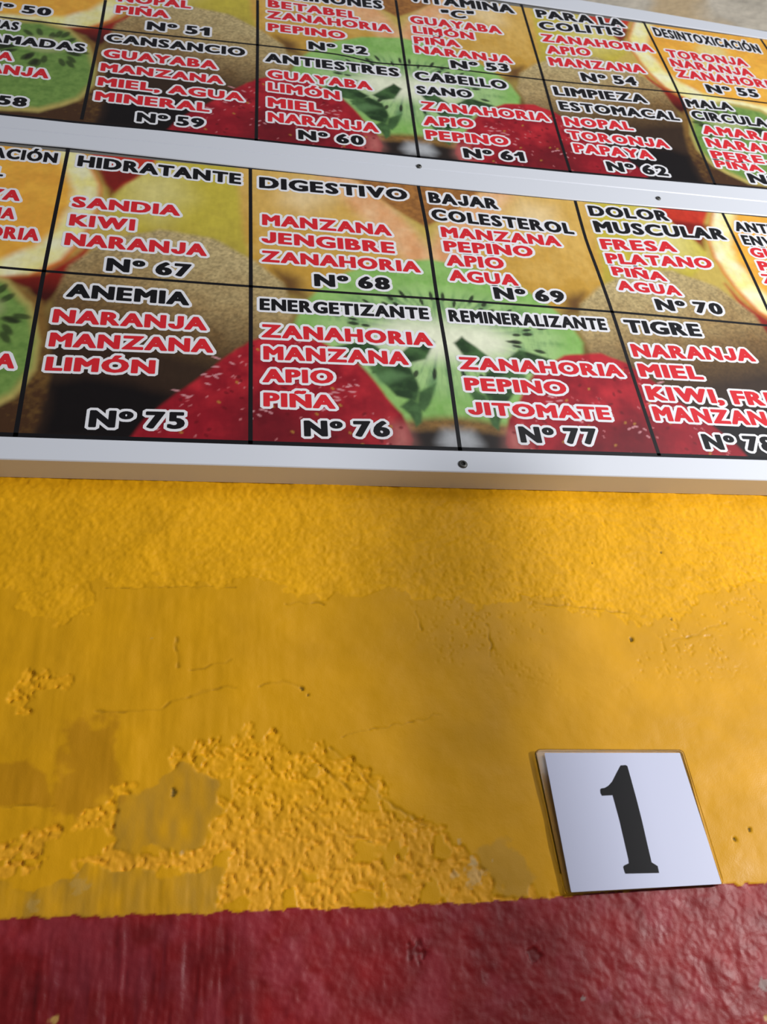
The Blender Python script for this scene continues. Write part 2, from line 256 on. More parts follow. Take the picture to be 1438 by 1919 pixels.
# ------------------------------------------------------------------ camera
SC = bpy.context.scene
COL = SC.collection
cd = bpy.data.cameras.new('camera')
cam = bpy.data.objects.new('camera', cd); COL.objects.link(cam)
cd.sensor_fit = 'VERTICAL'; cd.sensor_height = 24.0; cd.sensor_width = 18.0
cd.lens = CAM['fpx'] * 24.0 / 1919.0
cd.clip_start = .01
r_, u_, f_ = [Vector(CAM[k]) for k in ('rt', 'up', 'f')]
M = Matrix.Identity(4)
for i in range(3):
    M[i][0] = r_[i]; M[i][1] = u_[i]; M[i][2] = -f_[i]; M[i][3] = CAM['loc'][i]
cam.matrix_world = M
SC.camera = cam
cd.dof.use_dof = True
cd.dof.focus_distance = .86
cd.dof.aperture_fstop = 7.0

# ------------------------------------------------------------------ light, exposure
SC.view_settings.view_transform = 'Standard'
SC.view_settings.look = 'None'
SC.view_settings.exposure = 0.0
SC.view_settings.gamma = 1.0
SC.view_settings.use_curve_mapping = False

w = bpy.data.worlds.new('room_light'); SC.world = w; w.use_nodes = True
bg = w.node_tree.nodes['Background']
bg.inputs['Color'].default_value = (.93, .92, 1.0, 1)
bg.inputs['Strength'].default_value = .17

def area(name, loc, target, sx, sy, power, col):
    l = bpy.data.lights.new(name, 'AREA'); l.shape = 'RECTANGLE'; l.size = sx; l.size_y = sy
    l.energy = power; l.color = col
    o = bpy.data.objects.new(name, l); COL.objects.link(o)
    o.location = loc
    o.rotation_euler = (Vector(target) - Vector(loc)).to_track_quat('-Z', 'Y').to_euler()
    return o
# broad bluish fill light added behind the camera, lifts the upper board
area('front_fill', (1.9, -2.8, 1.45), (.6, 0, .5), 2.2, 1.6, 31, (.93, .96, 1.0))
# small key light added at right; the added post casts the soft dark strip
bl = bpy.data.lights.new('key_light', 'POINT'); bl.energy = 78; bl.color = (1.0, .985, .97); bl.shadow_soft_size = .05
bo = bpy.data.objects.new('key_light', bl); COL.objects.link(bo); bo.location = (1.35, -1.05, -.20)

# ------------------------------------------------------------------ helpers
def lin(c):
    c = np.asarray(c, float) / 255.0
    return np.where(c <= .04045, c / 12.92, ((c + .055) / 1.055) ** 2.4)

def L4(*c):
    return tuple(lin(c)) + (1.0,)

def mat(name, col, rough=.5, spec=.5, **kw):
    m = bpy.data.materials.new(name); m.use_nodes = True
    b = m.node_tree.nodes['Principled BSDF']
    b.inputs['Base Color'].default_value = col
    b.inputs['Roughness'].default_value = rough
    b.inputs['Specular IOR Level'].default_value = spec
    for k, v in kw.items():
        b.inputs[k].default_value = v
    return m

def noisy(m, scale, strength, dist=.0005, detail=4):
    nt = m.node_tree; b = nt.nodes['Principled BSDF']
    tc = nt.nodes.new('ShaderNodeTexCoord'); n = nt.nodes.new('ShaderNodeTexNoise'); bp = nt.nodes.new('ShaderNodeBump')
    n.inputs['Scale'].default_value = scale; n.inputs['Detail'].default_value = detail
    bp.inputs['Strength'].default_value = strength; bp.inputs['Distance'].default_value = dist
    nt.links.new(tc.outputs['Object'], n.inputs['Vector']); nt.links.new(n.outputs['Fac'], bp.inputs['Height'])
    nt.links.new(bp.outputs['Normal'], b.inputs['Normal'])
    return m

def attr_color(m, name, sock='Base Color', out='Color'):
    nt = m.node_tree; b = nt.nodes['Principled BSDF']
    a = nt.nodes.new('ShaderNodeAttribute'); a.attribute_name = name
    nt.links.new(a.outputs[out], b.inputs[sock])
    return m

def link_mesh(name, verts, faces, mats, parent=None, mi=None, smooth=False):
    me = bpy.data.meshes.new(name)
    me.from_pydata([tuple(map(float, v)) for v in verts], [], faces)
    for m in mats: me.materials.append(m)
    if mi is not None: me.polygons.foreach_set('material_index', mi)
    if smooth: me.polygons.foreach_set('use_smooth', [True] * len(me.polygons))
    me.update()
    o = bpy.data.objects.new(name, me); COL.objects.link(o)
    if parent:
        o.parent = parent
        pw = parent.matrix_world if parent.parent is None else parent.parent.matrix_world
        off = Vector(TLOC.get(parent.name, (0, 0, 0)))
        if off.length: me.transform(Matrix.Translation(-off))
    return o

TLOC = {}
def thing(name, loc, label, cat, group=None):
    o = bpy.data.objects.new(name, None); COL.objects.link(o)
    o.location = loc; o.empty_display_size = .05
    o['label'] = label; o['category'] = cat
    if group: o['group'] = group
    TLOC[o.name] = loc
    return o

def part(name, verts, faces, mats, parent, label=None, **kw):
    o = link_mesh(name, verts, faces, mats, parent, **kw)
    TLOC[o.name] = TLOC[parent.name]
    if label: o['label'] = label
    return o

def box(x0, x1, y0, y1, z0, z1):
    v = [(x, y, z) for x in (x0, x1) for y in (y0, y1) for z in (z0, z1)]
    f = [(0, 1, 3, 2), (4, 6, 7, 5), (0, 4, 5, 1), (2, 3, 7, 6), (0, 2, 6, 4), (1, 5, 7, 3)]
    return v, f

# value noise on arrays
def vnoise(x, y, seed):
    R = np.random.RandomState(seed).rand(256, 256).astype(np.float32)
    xi = np.floor(x).astype(int); yi = np.floor(y).astype(int)
    fx = (x - xi).astype(np.float32); fy = (y - yi).astype(np.float32)
    fx = fx * fx * (3 - 2 * fx); fy = fy * fy * (3 - 2 * fy)
    a = R[xi & 255, yi & 255]; b = R[(xi + 1) & 255, yi & 255]
    c = R[xi & 255, (yi + 1) & 255]; d = R[(xi + 1) & 255, (yi + 1) & 255]
    return (a * (1 - fx) + b * fx) * (1 - fy) + (c * (1 - fx) + d * fx) * fy - .5

def fbm(x, y, freq, seed, octv=4, gain=.5):
    t = 0; a = 1.0
    for k in range(octv):
        t = t + a * vnoise(x * freq * 2 ** k + 17.3 * k, y * freq * 2 ** k + 5.1 * k, seed + k)
        a *= gain
    return t

def sdf(pts, X, Y):
    """signed distance to a polygon, negative inside"""
    n = len(pts); d = np.full(X.shape, 1e9, np.float32); s = np.ones(X.shape, np.float32)
    for i in range(n):
        ax, ay = pts[i]; bx, by = pts[i - 1]
        ex, ey = bx - ax, by - ay
        wx, wy = X - ax, Y - ay
        t = np.clip((wx * ex + wy * ey) / max(ex * ex + ey * ey, 1e-12), 0, 1)
        qx, qy = wx - ex * t, wy - ey * t
        d = np.minimum(d, qx * qx + qy * qy)
        c1 = Y >= ay; c2 = Y < by; c3 = ex * wy > ey * wx
        fl = (c1 & c2 & c3) | (~c1 & ~c2 & ~c3)
        s = np.where(fl, -s, s)
    return s * np.sqrt(d)

def pdist(pts, X, Y):
    d = np.full(X.shape, 1e9, np.float32)
    for (ax, ay), (bx, by) in zip(pts[:-1], pts[1:]):
        ex, ey = bx - ax, by - ay
        wx, wy = X - ax, Y - ay
        t = np.clip((wx * ex + wy * ey) / max(ex * ex + ey * ey, 1e-12), 0, 1)
        d = np.minimum(d, (wx - ex * t) ** 2 + (wy - ey * t) ** 2)
    return np.sqrt(d)

def sstep(a, b, x):
    t = np.clip((x - a) / (b - a), 0, 1)
    return t * t * (3 - 2 * t)

def grid_faces(nx, ny, base=0):
    i = np.arange((nx - 1) * (ny - 1)); cx = i // (ny - 1); cy = i % (ny - 1)
    a = cx * ny + cy + base
    return np.stack([a, a + ny, a + ny + 1, a + 1], 1)

def mesh_np(name, verts, quads, mats):
    me = bpy.data.meshes.new(name)
    me.vertices.add(len(verts)); me.vertices.foreach_set('co', np.ascontiguousarray(verts, np.float32).ravel())
    nq = len(quads)
    me.loops.add(nq * 4); me.loops.foreach_set('vertex_index', np.ascontiguousarray(quads, np.int32).ravel())
    me.polygons.add(nq); me.polygons.foreach_set('loop_start', np.arange(nq, dtype=np.int32) * 4)
    me.polygons.foreach_set('use_smooth', np.ones(nq, bool))
    for m in mats: me.materials.append(m)
    me.update(calc_edges=True)
    return me

def set_color(me, name, rgb):
    a = me.color_attributes.new(name, 'FLOAT_COLOR', 'POINT')
    c = np.ones((len(rgb), 4), np.float32); c[:, :3] = np.clip(rgb, 0, 1)
    a.data.foreach_set('color', c.ravel())

def set_float(me, name, v):
    a = me.attributes.new(name, 'FLOAT', 'POINT'); a.data.foreach_set('value', np.ascontiguousarray(v, np.float32).ravel())

PF, WY = -.035, -.010          # board front plane, wall plane

# ------------------------------------------------------------------ wall
def build_wall():
    m = mat('painted_plaster', (.8, .5, .1, 1), .4, .35)
    attr_color(m, 'paint'); attr_color(m, 'gloss', 'Roughness', 'Fac'); attr_color(m, 'sheen', 'Specular IOR Level', 'Fac')
    noisy(m, 900, .25, .0004)
    W = WALLSHAPES
    # visible yellow and red part, fine
    xs = np.linspace(-.34, .66, 860); zs = np.linspace(-.56, .02, 520)
    X, Z = [a.ravel().astype(np.float32) for a in np.meshgrid(xs, zs, indexing='ij')]
    wob = fbm(X, Z, 90, 3, 4) * .016 + fbm(X, Z, 22, 9, 3) * .012
    n5 = fbm(X, Z, 230, 21, 4, .6); n2 = fbm(X, Z, 420, 31, 3, .5); big = fbm(X, Z, 14, 41, 3); mid = fbm(X, Z, 45, 43, 3)
    redz = np.interp(X, [p[0] for p in RED], [p[1] for p in RED]) + fbm(X, X * 0, 160, 51, 3) * .0022
    isred = sstep(.0004, -.0004, Z - redz)
    sm = sstep(.0010, -.0012, sdf(W['smooth'], X, Z) + wob)
    for k in ('roughleft', 'roughleft2', 'banda', 'bandb', 'bandc'):
        sm = sm * (1 - sstep(.0012, -.0012, sdf(W[k], X, Z) + wob * 1.3))
    ol = sstep(.0022, -.0022, sdf(W['olive'], X, Z) + wob * .6)
    br = sstep(.0012, -.0012, sdf(W['brush'], X, Z) + wob * .7)
    sc_ = sstep(.003, -.003, sdf(W['scrape'], X, Z) + wob * .8)
    dp = np.maximum(sstep(.002, -.002, sdf(W['darkpatch'], X, Z) + wob * .3), sstep(.006, -.006, sdf(W['darkpatch2'], X, Z) + wob))
    # islands of old smooth filler showing through the rough coat, and ragged left part
    isl = sstep(.21, .26, fbm(X, Z, 62, 61, 3)) * sstep(-.02, -.06, Z + .16)
    sm = np.maximum(sm, isl); sm = np.maximum(np.maximum(sm, ol), np.maximum(br, sc_))
    topband = sstep(-.20, -.16, Z)                      # upper strip: finer, softer stipple
    rough = 1 - sm
    diag = fbm(X * .55 + Z * .75, Z * .55 - X * .75, 70, 71, 3)
    pits = sstep(.16, .28, fbm(X, Z, 300, 81, 2)) * rough * (1 - topband * .75)
    pits = np.maximum(pits, sstep(.30, .38, fbm(X, Z, 330, 83, 2)) * sstep(.10, .20, X) * sstep(-.25, -.2, Z) * sstep(-.03, -.06, Z) * sstep(-.1, .15, fbm(X, Z, 20, 85, 3)) * .5)
    h = big * .0016 + mid * .0006
    h += rough * (1 - topband) * (n5 * .0010 + n2 * .0003) + rough * topband * (diag * .0007 + n5 * .0006)
    h += sm * (.0003 + .0004 * (1 - topband) + n2 * .00006) - pits * .0011
    h += br * fbm(X * 6, Z * .6, 40, 91, 3) * .0005 + sm * (1 - ol) * fbm(X * 3, Z * .5, 40, 93, 3) * .0005 * sstep(.1, -.05, X)
    crack = np.zeros_like(X)
    for k, p in W.items():
        if k.startswith('crack'):
            wd = .0007 if k not in ('crack12', 'crack14', 'crack7') else .0004
            d = pdist(p, X + fbm(X, Z, 120, 101, 2) * .003, Z + fbm(X, Z, 120, 103, 2) * .003)
            crack = np.maximum(crack, sstep(wd * 2.2, wd * .4, d) * (.35 + .65 * sstep(-.15, .15, fbm(X, Z, 130, 105, 2))))
    h -= crack * .0008 * (1 - isred)
    # red coat
    rb = sstep(.03, -.03, sdf(W['redbrush'], X, Z) + wob)
    hr = big * .0016 + (1 - rb) * (fbm(X, Z, 130, 111, 4, .6) * .0008 + n2 * .00025) + rb * (fbm(X * 5, Z * .55, 42, 113, 3) * .0013 + n5 * .0004) + .0002
    h = h * (1 - isred) + hr * isred
    edge = sstep(0, .03, np.minimum(np.minimum(X - xs[0], xs[-1] - X), np.minimum(Z - zs[0], zs[-1] - Z)))
    h *= edge
    # paint
    def mix(a, c, t): return a * (1 - t[:, None]) + (c if np.ndim(c) == 2 else lin(c)[None]) * t[:, None]
    col = np.repeat(lin((236, 170, 18))[None], len(X), 0)
    col = mix(col, (238, 174, 16), topband)
    col = mix(col, (236, 168, 40), sstep(-.3, -.36, Z) * (1 - sm) * .8)
    col = mix(col, (222, 162, 18), sm * .8)
    col = mix(col, (190, 142, 40), np.maximum(ol, br) * (.62 + .9 * fbm(X * 2, Z * .7, 60, 161, 3)))
    col = mix(col, (176, 118, 20), dp * .5 * sm)
    col = mix(col, (196, 150, 58), sc_ * .6)
    col = col * (1 + (.13 * fbm(X, Z, 26, 121, 4))[:, None] + .12 * n5[:, None] * rough[:, None])
    col = mix(col, (122, 92, 24), crack * .4)
    redc = np.repeat(lin((142, 20, 24))[None], len(X), 0)
    redc = redc * (1 + .35 * fbm(X, Z, 60, 131, 4)[:, None])
    redc = mix(redc, (164, 54, 66), sstep(-.1, .35, fbm(X, Z, 40, 133, 4)) * .5)  # pinkish mottle puts the red coat's gloss sheen into its colour
    streak = sstep(.02, .3, fbm(X * 5, Z * .5, 38, 135, 3)) * rb
    redc = mix(redc, (146, 44, 56), streak * .4); redc = redc * (1 - .35 * rb[:, None])
    col = mix(col, redc, isred)
    SPC = dict(dark=(70, 60, 22), white=(214, 190, 140), pale=(200, 165, 90), grey=(160, 140, 135), tan=(190, 150, 80), pink=(176, 84, 96), deep=(110, 8, 10))
    for sx, sz, r, c in SPECKS:
        d = np.hypot(X - sx, (Z - sz) * .8) + fbm(X, Z, 300, 141, 3) * r * 1.1
        t = sstep(r, r * .5, d) * (.85 if c in ('dark', 'grey', 'tan', 'deep') else .45)
        col = mix(col, SPC[c], t)
        if c in ('dark', 'deep'): h = h - t * .0012
    gloss = .42 + .10 * rough * (1 - isred) + isred * (.06 - .10 * rb) + .12 * fbm(X, Z, 50, 151, 3)
    nx, nz = len(xs), len(zs)
    V = [np.stack([X, WY - h, Z], 1)]; Fq = [grid_faces(nx, nz)]; C = [col]; G = [gloss]; n = len(X)
    SP = [.17 + .20 * isred]
    # cream plaster above the boards
    xu = np.linspace(.30, 1.10, 330); zu = np.linspace(.88, 1.16, 120)
    Xu, Zu = [a.ravel().astype(np.float32) for a in np.meshgrid(xu, zu, indexing='ij')]
    hu = fbm(Xu, Zu, 80, 201, 4, .6) * .0016 + fbm(Xu, Zu, 18, 203, 2) * .002
    hu *= sstep(0, .02, np.minimum(np.minimum(Xu - xu[0], xu[-1] - Xu), np.minimum(Zu - zu[0], zu[-1] - Zu)))
    cu = np.repeat(lin((186, 178, 162))[None], len(Xu), 0) * (1 + .25 * fbm(Xu, Zu, 24, 205, 4)[:, None])
    cu = mix(cu, (190, 168, 132), sstep(0, .35, fbm(Xu, Zu, 7, 207, 3)))
    V.append(np.stack([Xu, WY - hu, Zu], 1)); Fq.append(grid_faces(len(xu), len(zu), n)); C.append(cu); G.append(np.full(len(Xu), .7)); SP.append(np.full(len(Xu), .3)); n += len(Xu)
    # the rest of the wall, plain
    def plain(x0, x1, z0, z1, c, g):
        nonlocal n
        V.append(np.array([(x0, WY, z0), (x1, WY, z0), (x1, WY, z1), (x0, WY, z1)]))
        Fq.append(np.array([[n, n + 1, n + 2, n + 3]])); C.append(np.repeat(lin(c)[None], 4, 0)); G.append(np.full(4, g)); SP.append(np.full(4, .3)); n += 4
    Y_, R_, K_ = (228, 165, 24), (142, 20, 24), (196, 184, 162)
    x0, x1, z0, z1 = xs[0], xs[-1], zs[0], zs[-1]
    plain(-2.4, 3.2, -1.62, z0, R_, .35)
    plain(-2.4, x0, z0, -.3885, R_, .35); plain(x1, 3.2, z0, -.3885, R_, .35)
    plain(-2.4, x0, -.3885, z1, Y_, .42); plain(x1, 3.2, -.3885, z1, Y_, .42)
    plain(-2.4, 3.2, z1, .44, Y_, .42)
    plain(-2.4, 3.2, .44, zu[0], K_, .7)
    plain(-2.4, xu[0], zu[0], zu[-1], K_, .7); plain(xu[-1], 3.2, zu[0], zu[-1], K_, .7)
    plain(-2.4, 3.2, zu[-1], 2.2, K_, .7)
    me = mesh_np('wall_back', np.concatenate(V), np.concatenate(Fq), [m])
    set_color(me, 'paint', np.concatenate(C)); set_float(me, 'gloss', np.concatenate(G)); set_float(me, 'sheen', np.concatenate(SP))
    o = bpy.data.objects.new('wall_back', me); COL.objects.link(o)
    o['kind'] = 'structure'; o['label'] = 'rough plaster wall painted yellow over a red lower band, cream above the boards'
    return o
build_wall()
FLZ = -1.6
fv, ff = box(-2.4, 3.2, -4.0, 0.02, FLZ - .1, FLZ)
fl = link_mesh('floor', fv, ff, [noisy(mat('dark_floor', L4(86, 74, 66), .6), 30, .1)]); fl['kind'] = 'structure'
# unseen square post, added right of the camera to shade a wall strip
pw = .0115
pv, pf = box(.822 - pw, .822 + pw, -.58 - pw, -.58 + pw, FLZ, -.10)
po = link_mesh('shadow_post_1', pv, pf, [mat('shadow_post_paint', L4(70, 66, 62), .5)]); po['kind'] = 'structure'; po['label'] = 'unseen slim square post added to cast the soft dark strip'

# ------------------------------------------------------------------ printed fruit picture
UW, UH, STEP = 4.0, 2.04, .0065          # cell units
def fruit_picture():
    nu = int(UW / STEP) + 1; nv = int(UH / STEP) + 1
    us = np.linspace(0, UW, nu); vs = np.linspace(-.04, UH - .04, nv)
    U, V = np.meshgrid(us, vs, indexing='ij'); U = U.astype(np.float32); V = V.astype(np.float32)
    du = fbm(U, V, 7, 301, 3) * .012; dv = fbm(U, V, 7, 305, 3) * .012
    Ud, Vd = U + du, V + dv
    img = np.repeat(lin((60, 42, 30))[None], nu * nv, 0).reshape(nu, nv, 3)
    S = FRUIT
    def P(key, c, soft=.02, amt=1.0):
        nonlocal img
        m = sstep(soft, -soft, sdf(S[key], Ud, Vd))[..., None] * amt
        cc = c if np.ndim(c) == 3 else lin(c)
        img = img * (1 - m) + cc * m
    def grad(c0, c1, t): t = np.clip(t, 0, 1)[..., None]; return lin(c0) * (1 - t) + lin(c1) * t
    g1 = fbm(U, V, 12, 311, 4); g2 = fbm(U, V, 40, 321, 3); g3 = fbm(U * 4, V, 14, 331, 3)
    img[:] = grad((205, 180, 90), (120, 95, 50), (1.2 - V) / .5)
    P('pear', grad((206, 190, 70), (180, 160, 66), (1.6 - V) / .5 + g1 * .5))
    P('pearhi', (236, 226, 150), .16, .75)
    P('peach', grad((226, 184, 96), (206, 160, 66), (1.75 - V) / .7 + g1 * .9), .03)
    P('peachhi', (250, 226, 176), .12, .7)
    P('pink', grad((250, 205, 160), (236, 170, 120), .5 + g1), .06, .85)
    P('brownwedge', grad((150, 100, 52), (176, 120, 60), .5 + g2), .02)
    P('spot', (112, 78, 40), .06)
    P('orangeout', (226, 120, 44), .02)
    P('orangeout2', grad((250, 240, 150), (252, 250, 206), .5 + g1), .025)
    P('orangein', grad((252, 190, 72), (238, 172, 64), .5 + g1 * 1.2 + g3 * .5), .035)
    P('segment', (240, 225, 150), .06, .8)
    P('red', grad((214, 66, 44), (196, 52, 36), .5 + g1), .02)
    P('darkred', (122, 30, 26), .03, .9)
    P('redlow', grad((176, 44, 30), (70, 18, 14), (1.12 - V) / .25), .03)
    # whole brown kiwi
    fuzz = fbm(U * 2.2 - V, V * 2.2 + U, 34, 341, 3)
    tb = np.clip((1.28 - V) / .72 + (U - 1.2) * .55 + g1 * .25, 0, 1)[..., None]
    kb = (lin((194, 174, 124)) * (1 - tb) + lin((146, 114, 68)) * tb) * (1 + .55 * fuzz[..., None])
    td = np.clip((.95 - V) / .45 + (U - 1.5) * .55, 0, 1)[..., None]
    kb = kb * (1 - td) + lin((58, 42, 30)) * td
    P('kiwibody', np.clip(kb, 0, 1), .02)
    P('black', (52, 36, 26), .06); P('blackcore', (20, 15, 15), .05)
    P('kiwileftskin', grad((140, 104, 50), (74, 48, 28), (.7 - V) / .6 + g2 * .6), .02)
    P('kiwileftrim', (196, 178, 100), .02); P('kiwileft', grad((132, 168, 84), (104, 140, 66), .5 + g2), .03)
    # cut kiwi in the middle
    P('slice', grad((160, 206, 118), (132, 184, 92), .5 + g1 + g2 * .6), .02)
    rad = fbm(np.arctan2(V - .78, U - .02) * 9, np.hypot(V - .78, U - .02) * 2, 1.6, 351, 3)
    P('slicedarkring', grad((182, 216, 150), (92, 126, 100), .42 + rad * 1.1 + g3 * .8), .10, .7)
    P('slicecore', (240, 246, 216), .09)
    P('skinband', grad((160, 120, 62), (112, 84, 44), .5 + g2), .035); P('under', (42, 34, 30), .03); P('glint', (206, 210, 214), .05, .8)
    R = random.Random(7)
    def dot(cu, cv, ru, rv, ang, c, amt=1.0):
        nonlocal img
        r = max(ru, rv) * 1.3
        i0, i1 = np.searchsorted(us, [cu - r, cu + r]); j0, j1 = np.searchsorted(vs, [cv - r, cv + r])
        if i1 <= i0 or j1 <= j0: return
        a = U[i0:i1, j0:j1] - cu; b = V[i0:i1, j0:j1] - cv
        ca, sa = math.cos(ang), math.sin(ang)
        d = np.sqrt(((a * ca + b * sa) / ru) ** 2 + ((-a * sa + b * ca) / rv) ** 2)
        m = (sstep(1.15, .55, d) * amt)[..., None]
        img[i0:i1, j0:j1] = img[i0:i1, j0:j1] * (1 - m) + lin(c) * m
    for k in range(46):
        an = R.uniform(.1, math.pi * 2); rr = R.uniform(.8, 1.35)
        cu, cv = .02 + math.cos(an) * .44 * rr, .77 + math.sin(an) * .26 * rr
        if cu < 0 or cv > 1.12: continue
        dot(cu, cv, R.uniform(.025, .05), R.uniform(.010, .018), math.atan2(math.sin(an) * .8, math.cos(an)), (30, 34, 28), .9)
    for k in range(30):
        an = R.uniform(0, 6.28); dot(2.28 + math.cos(an) * R.uniform(.16, .3), .72 + math.sin(an) * R.uniform(.12, .2), .05, .022, an, (36, 42, 26), .75)
    dot(2.3, .75, .16, .1, 0, (196, 200, 140), .6)
    # strawberry
    P('straw', grad((200, 44, 54), (150, 24, 38), (.95 - V) / .9 + g1 * .9), .014)
    P('strawdark', (96, 18, 28), .12, .75)
    P('strawtip', (226, 150, 140), .07, .5)
    st = np.array(S['straw'])
    for k in range(260):
        cu = R.uniform(.28, 1.5); cv = R.uniform(0, 1.0)
        if sdf(S['straw'], np.array([cu]), np.array([cv]))[0] > -.03: continue
        p = R.random()
        if p < .5: dot(cu, cv, R.uniform(.007, .014), R.uniform(.004, .006), R.uniform(-1.2, -.4), R.choice([(226, 140, 144), (210, 100, 106)]), .6)
        elif p < .8: dot(cu, cv, R.uniform(.012, .02), R.uniform(.008, .012), R.uniform(0, 3), (110, 16, 26), .7)
        else: dot(cu, cv, .012, .008, 1, (190, 140, 60), .7)
    for cu, cv, ru in ((.55, .33, .05), (.60, .30, .04), (.5, .36, .035), (.63, .24, .035), (1.18, .42, .05), (1.24, .36, .04), (1.13, .5, .04), (1.3, .28, .05), (.9, .22, .03), (.95, .15, .03)):
        for q in range(3): dot(cu + R.uniform(-.05, .05), cv + R.uniform(-.04, .04), ru * .45, .007, R.uniform(-.8, .8), (236, 170, 176), .65)
    for k in ('leafe', 'leafa', 'leafb', 'leafc', 'leafd'):
        P(k, grad((40, 66, 36), (78, 116, 66), .5 + g1 * 1.4), .012)
    P('leafhi', (104, 146, 92), .03, .7)
    img = img * (1 + .10 * g2[..., None] + .10 * g3[..., None])
    return us, vs, np.clip(img, 0, 1)

FUS, FVS, FIMG = fruit_picture()

# ------------------------------------------------------------------ lettering from the built-in typeface, thickened
_cu = bpy.data.curves.new('glyph_tmp', 'FONT'); _cu.resolution_u = 3
_ob = bpy.data.objects.new('glyph_tmp', _cu); COL.objects.link(_ob)
RAW = {}
def raw(ch):
    if ch in RAW: return RAW[ch]
    _cu.body = ch
    dg = bpy.context.evaluated_depsgraph_get(); dg.update()
    me = bpy.data.meshes.new_from_object(_ob.evaluated_get(dg), depsgraph=dg)
    v = [(p.co.x, p.co.y) for p in me.vertices]
    f = [list(p.vertices) for p in me.polygons]
    def ar(p): return abs(sum(v[p[i - 1]][0] * v[p[i]][1] - v[p[i]][0] * v[p[i - 1]][1] for i in range(len(p))))
    f = [p for p in f if ar(p) > 1e-5]
    if ch == 'J':
        v = []; f = []
        arc = [(-math.pi + k * math.pi / 12) for k in range(13)]
        for t in arc: v += [(.21 + .21 * math.cos(t), .22 + .22 * math.sin(t)), (.21 + .108 * math.cos(t), .22 + .13 * math.sin(t))]
        for k in range(12): f.append([2 * k, 2 * k + 2, 2 * k + 3, 2 * k + 1])
        b0 = len(v); v += [(.42, .682), (.318, .682)]; f.append([24, b0, b0 + 1, 25])
    if ch == '1':
        v = [(0, .50), (.02, .50), (.20, .682), (.30, .682), (.30, 0), (.19, 0), (.19, .54), (.06, .44), (0, .44)]
        v = [(.0, .47), (.13, .56), (.20, .682), (.31, .682), (.31, 0), (.20, 0), (.20, .52), (.12, .44), (0, .385)]
        f = [[0, 8, 7, 1], [1, 7, 6, 2], [2, 6, 3], [3, 6, 5, 4]]
    cnt = {}
    for p in f:
        for a, b in zip(p, p[1:] + p[:1]):
            k = (min(a, b), max(a, b)); cnt[k] = cnt.get(k, 0) + 1
    e = [k for k, c in cnt.items() if c == 1]
    bpy.data.meshes.remove(me)
    RAW[ch] = (v, f, e)
    return RAW[ch]
HCAP = max(p[1] for p in raw('H')[0])

FAT = {}
def fat(ch, ex, ey):
    """glyph (cap height 1) grown by an ellipse of radii ex, ey"""
    key = (ch, round(ex, 3), round(ey, 3))
    if key in FAT: return FAT[key]
    src = 'o' if ch == '°' else ch
    v, f, e = raw(src)
    s = 1 / HCAP
    v = [(x * s, y * s) for x, y in v]
    if ch == '°':
        v = [(x * .62, y * .62 + .56) for x, y in v]
    V = [Vector(p) for p in v]; Fs = [list(p) for p in f]
    ring = [(math.cos(t) * ex, math.sin(t) * ey) for t in [math.pi / 8 + k * math.pi / 4 for k in range(8)]]
    for a, b in e:
        pts = [(v[i][0] + rx / .92, v[i][1] + ry / .92) for i in (a, b) for rx, ry in ring]
        pts = sorted(set((round(x, 6), round(y, 6)) for x, y in pts))
        def half(ps):
            h = []
            for p in ps:
                while len(h) > 1 and (h[-1][0] - h[-2][0]) * (p[1] - h[-2][1]) - (h[-1][1] - h[-2][1]) * (p[0] - h[-2][0]) <= 0: h.pop()
                h.append(p)
            return h
        hull = half(pts)[:-1] + half(pts[::-1])[:-1]
        i0 = len(V); V += [Vector(p) for p in hull]; Fs.append(list(range(i0, i0 + len(hull))))
    vo, eo, fo, ov, oe, of = delaunay_2d_cdt(V, [], Fs, 0, 1e-5)
    tri = [tuple(t) for t, o in zip(fo, of) if o]
    vv = [(p.x, p.y) for p in vo]
    # straight accents etc. keep orientation counter-clockwise
    out = []
    for t in tri:
        a, b, c = [vv[i] for i in t[:3]]
        if (b[0] - a[0]) * (c[1] - a[1]) - (b[1] - a[1]) * (c[0] - a[0]) < 0: t = t[::-1]
        out.append(t)
    FAT[key] = (vv, out)
    return FAT[key]

EX, EY = .090, .056
def gap(a, b):
    if b and (a == 'A' and b in 'TVY' or b == 'A' and a in 'TVYPFL'): return -.03
    if a in 'AÁ' or b in ('A', 'Á', ','): return .045
    if a in 'TLFYVPK': return .06
    return .105
def line_mesh(text, x0, z0, x1, z1, cap, V, Fc, MI, fillmat):
    pos = []; pen = 0
    for ii, ch in enumerate(text):
        if ch == ' ': pen += .40; continue
        v = raw('o' if ch == '°' else ch)[0]; sc = (.62 if ch == '°' else 1) / HCAP
        a = min(p[0] for p in v) * sc - EX; b = max(p[0] for p in v) * sc + EX
        pos.append((ch, pen - a)); pen += b - a + gap(ch, text[ii + 1] if ii + 1 < len(text) else '')
    pen -= gap(text[-1], '')
    width = x1 - x0; zs = cap / (1 + 2 * EY); xs = width / pen
    sx = xs / zs
    o = .0029
    oy = EY + round(o / zs / .02) * .02; ox = EX + round(o / xs / .02) * .02
    def put(g, px, y, mi, dy):
        gv, gt = g; b0 = len(V)
        for gx, gy in gv:
            t = (px + gx) / pen
            V.append((x0 + width * t, y, z0 + (z1 - z0) * t + (gy + EY) * zs))
        for t in gt: Fc.append(tuple(i + b0 for i in t)); MI.append(mi)
    for k, (ch, px) in enumerate(pos):
        put(fat(ch, ox, oy), px, PF - .00014 - .00003 * (k % 2), 0, 0)
        put(fat(ch, EX, EY), px, PF - .00026, 1, 0)

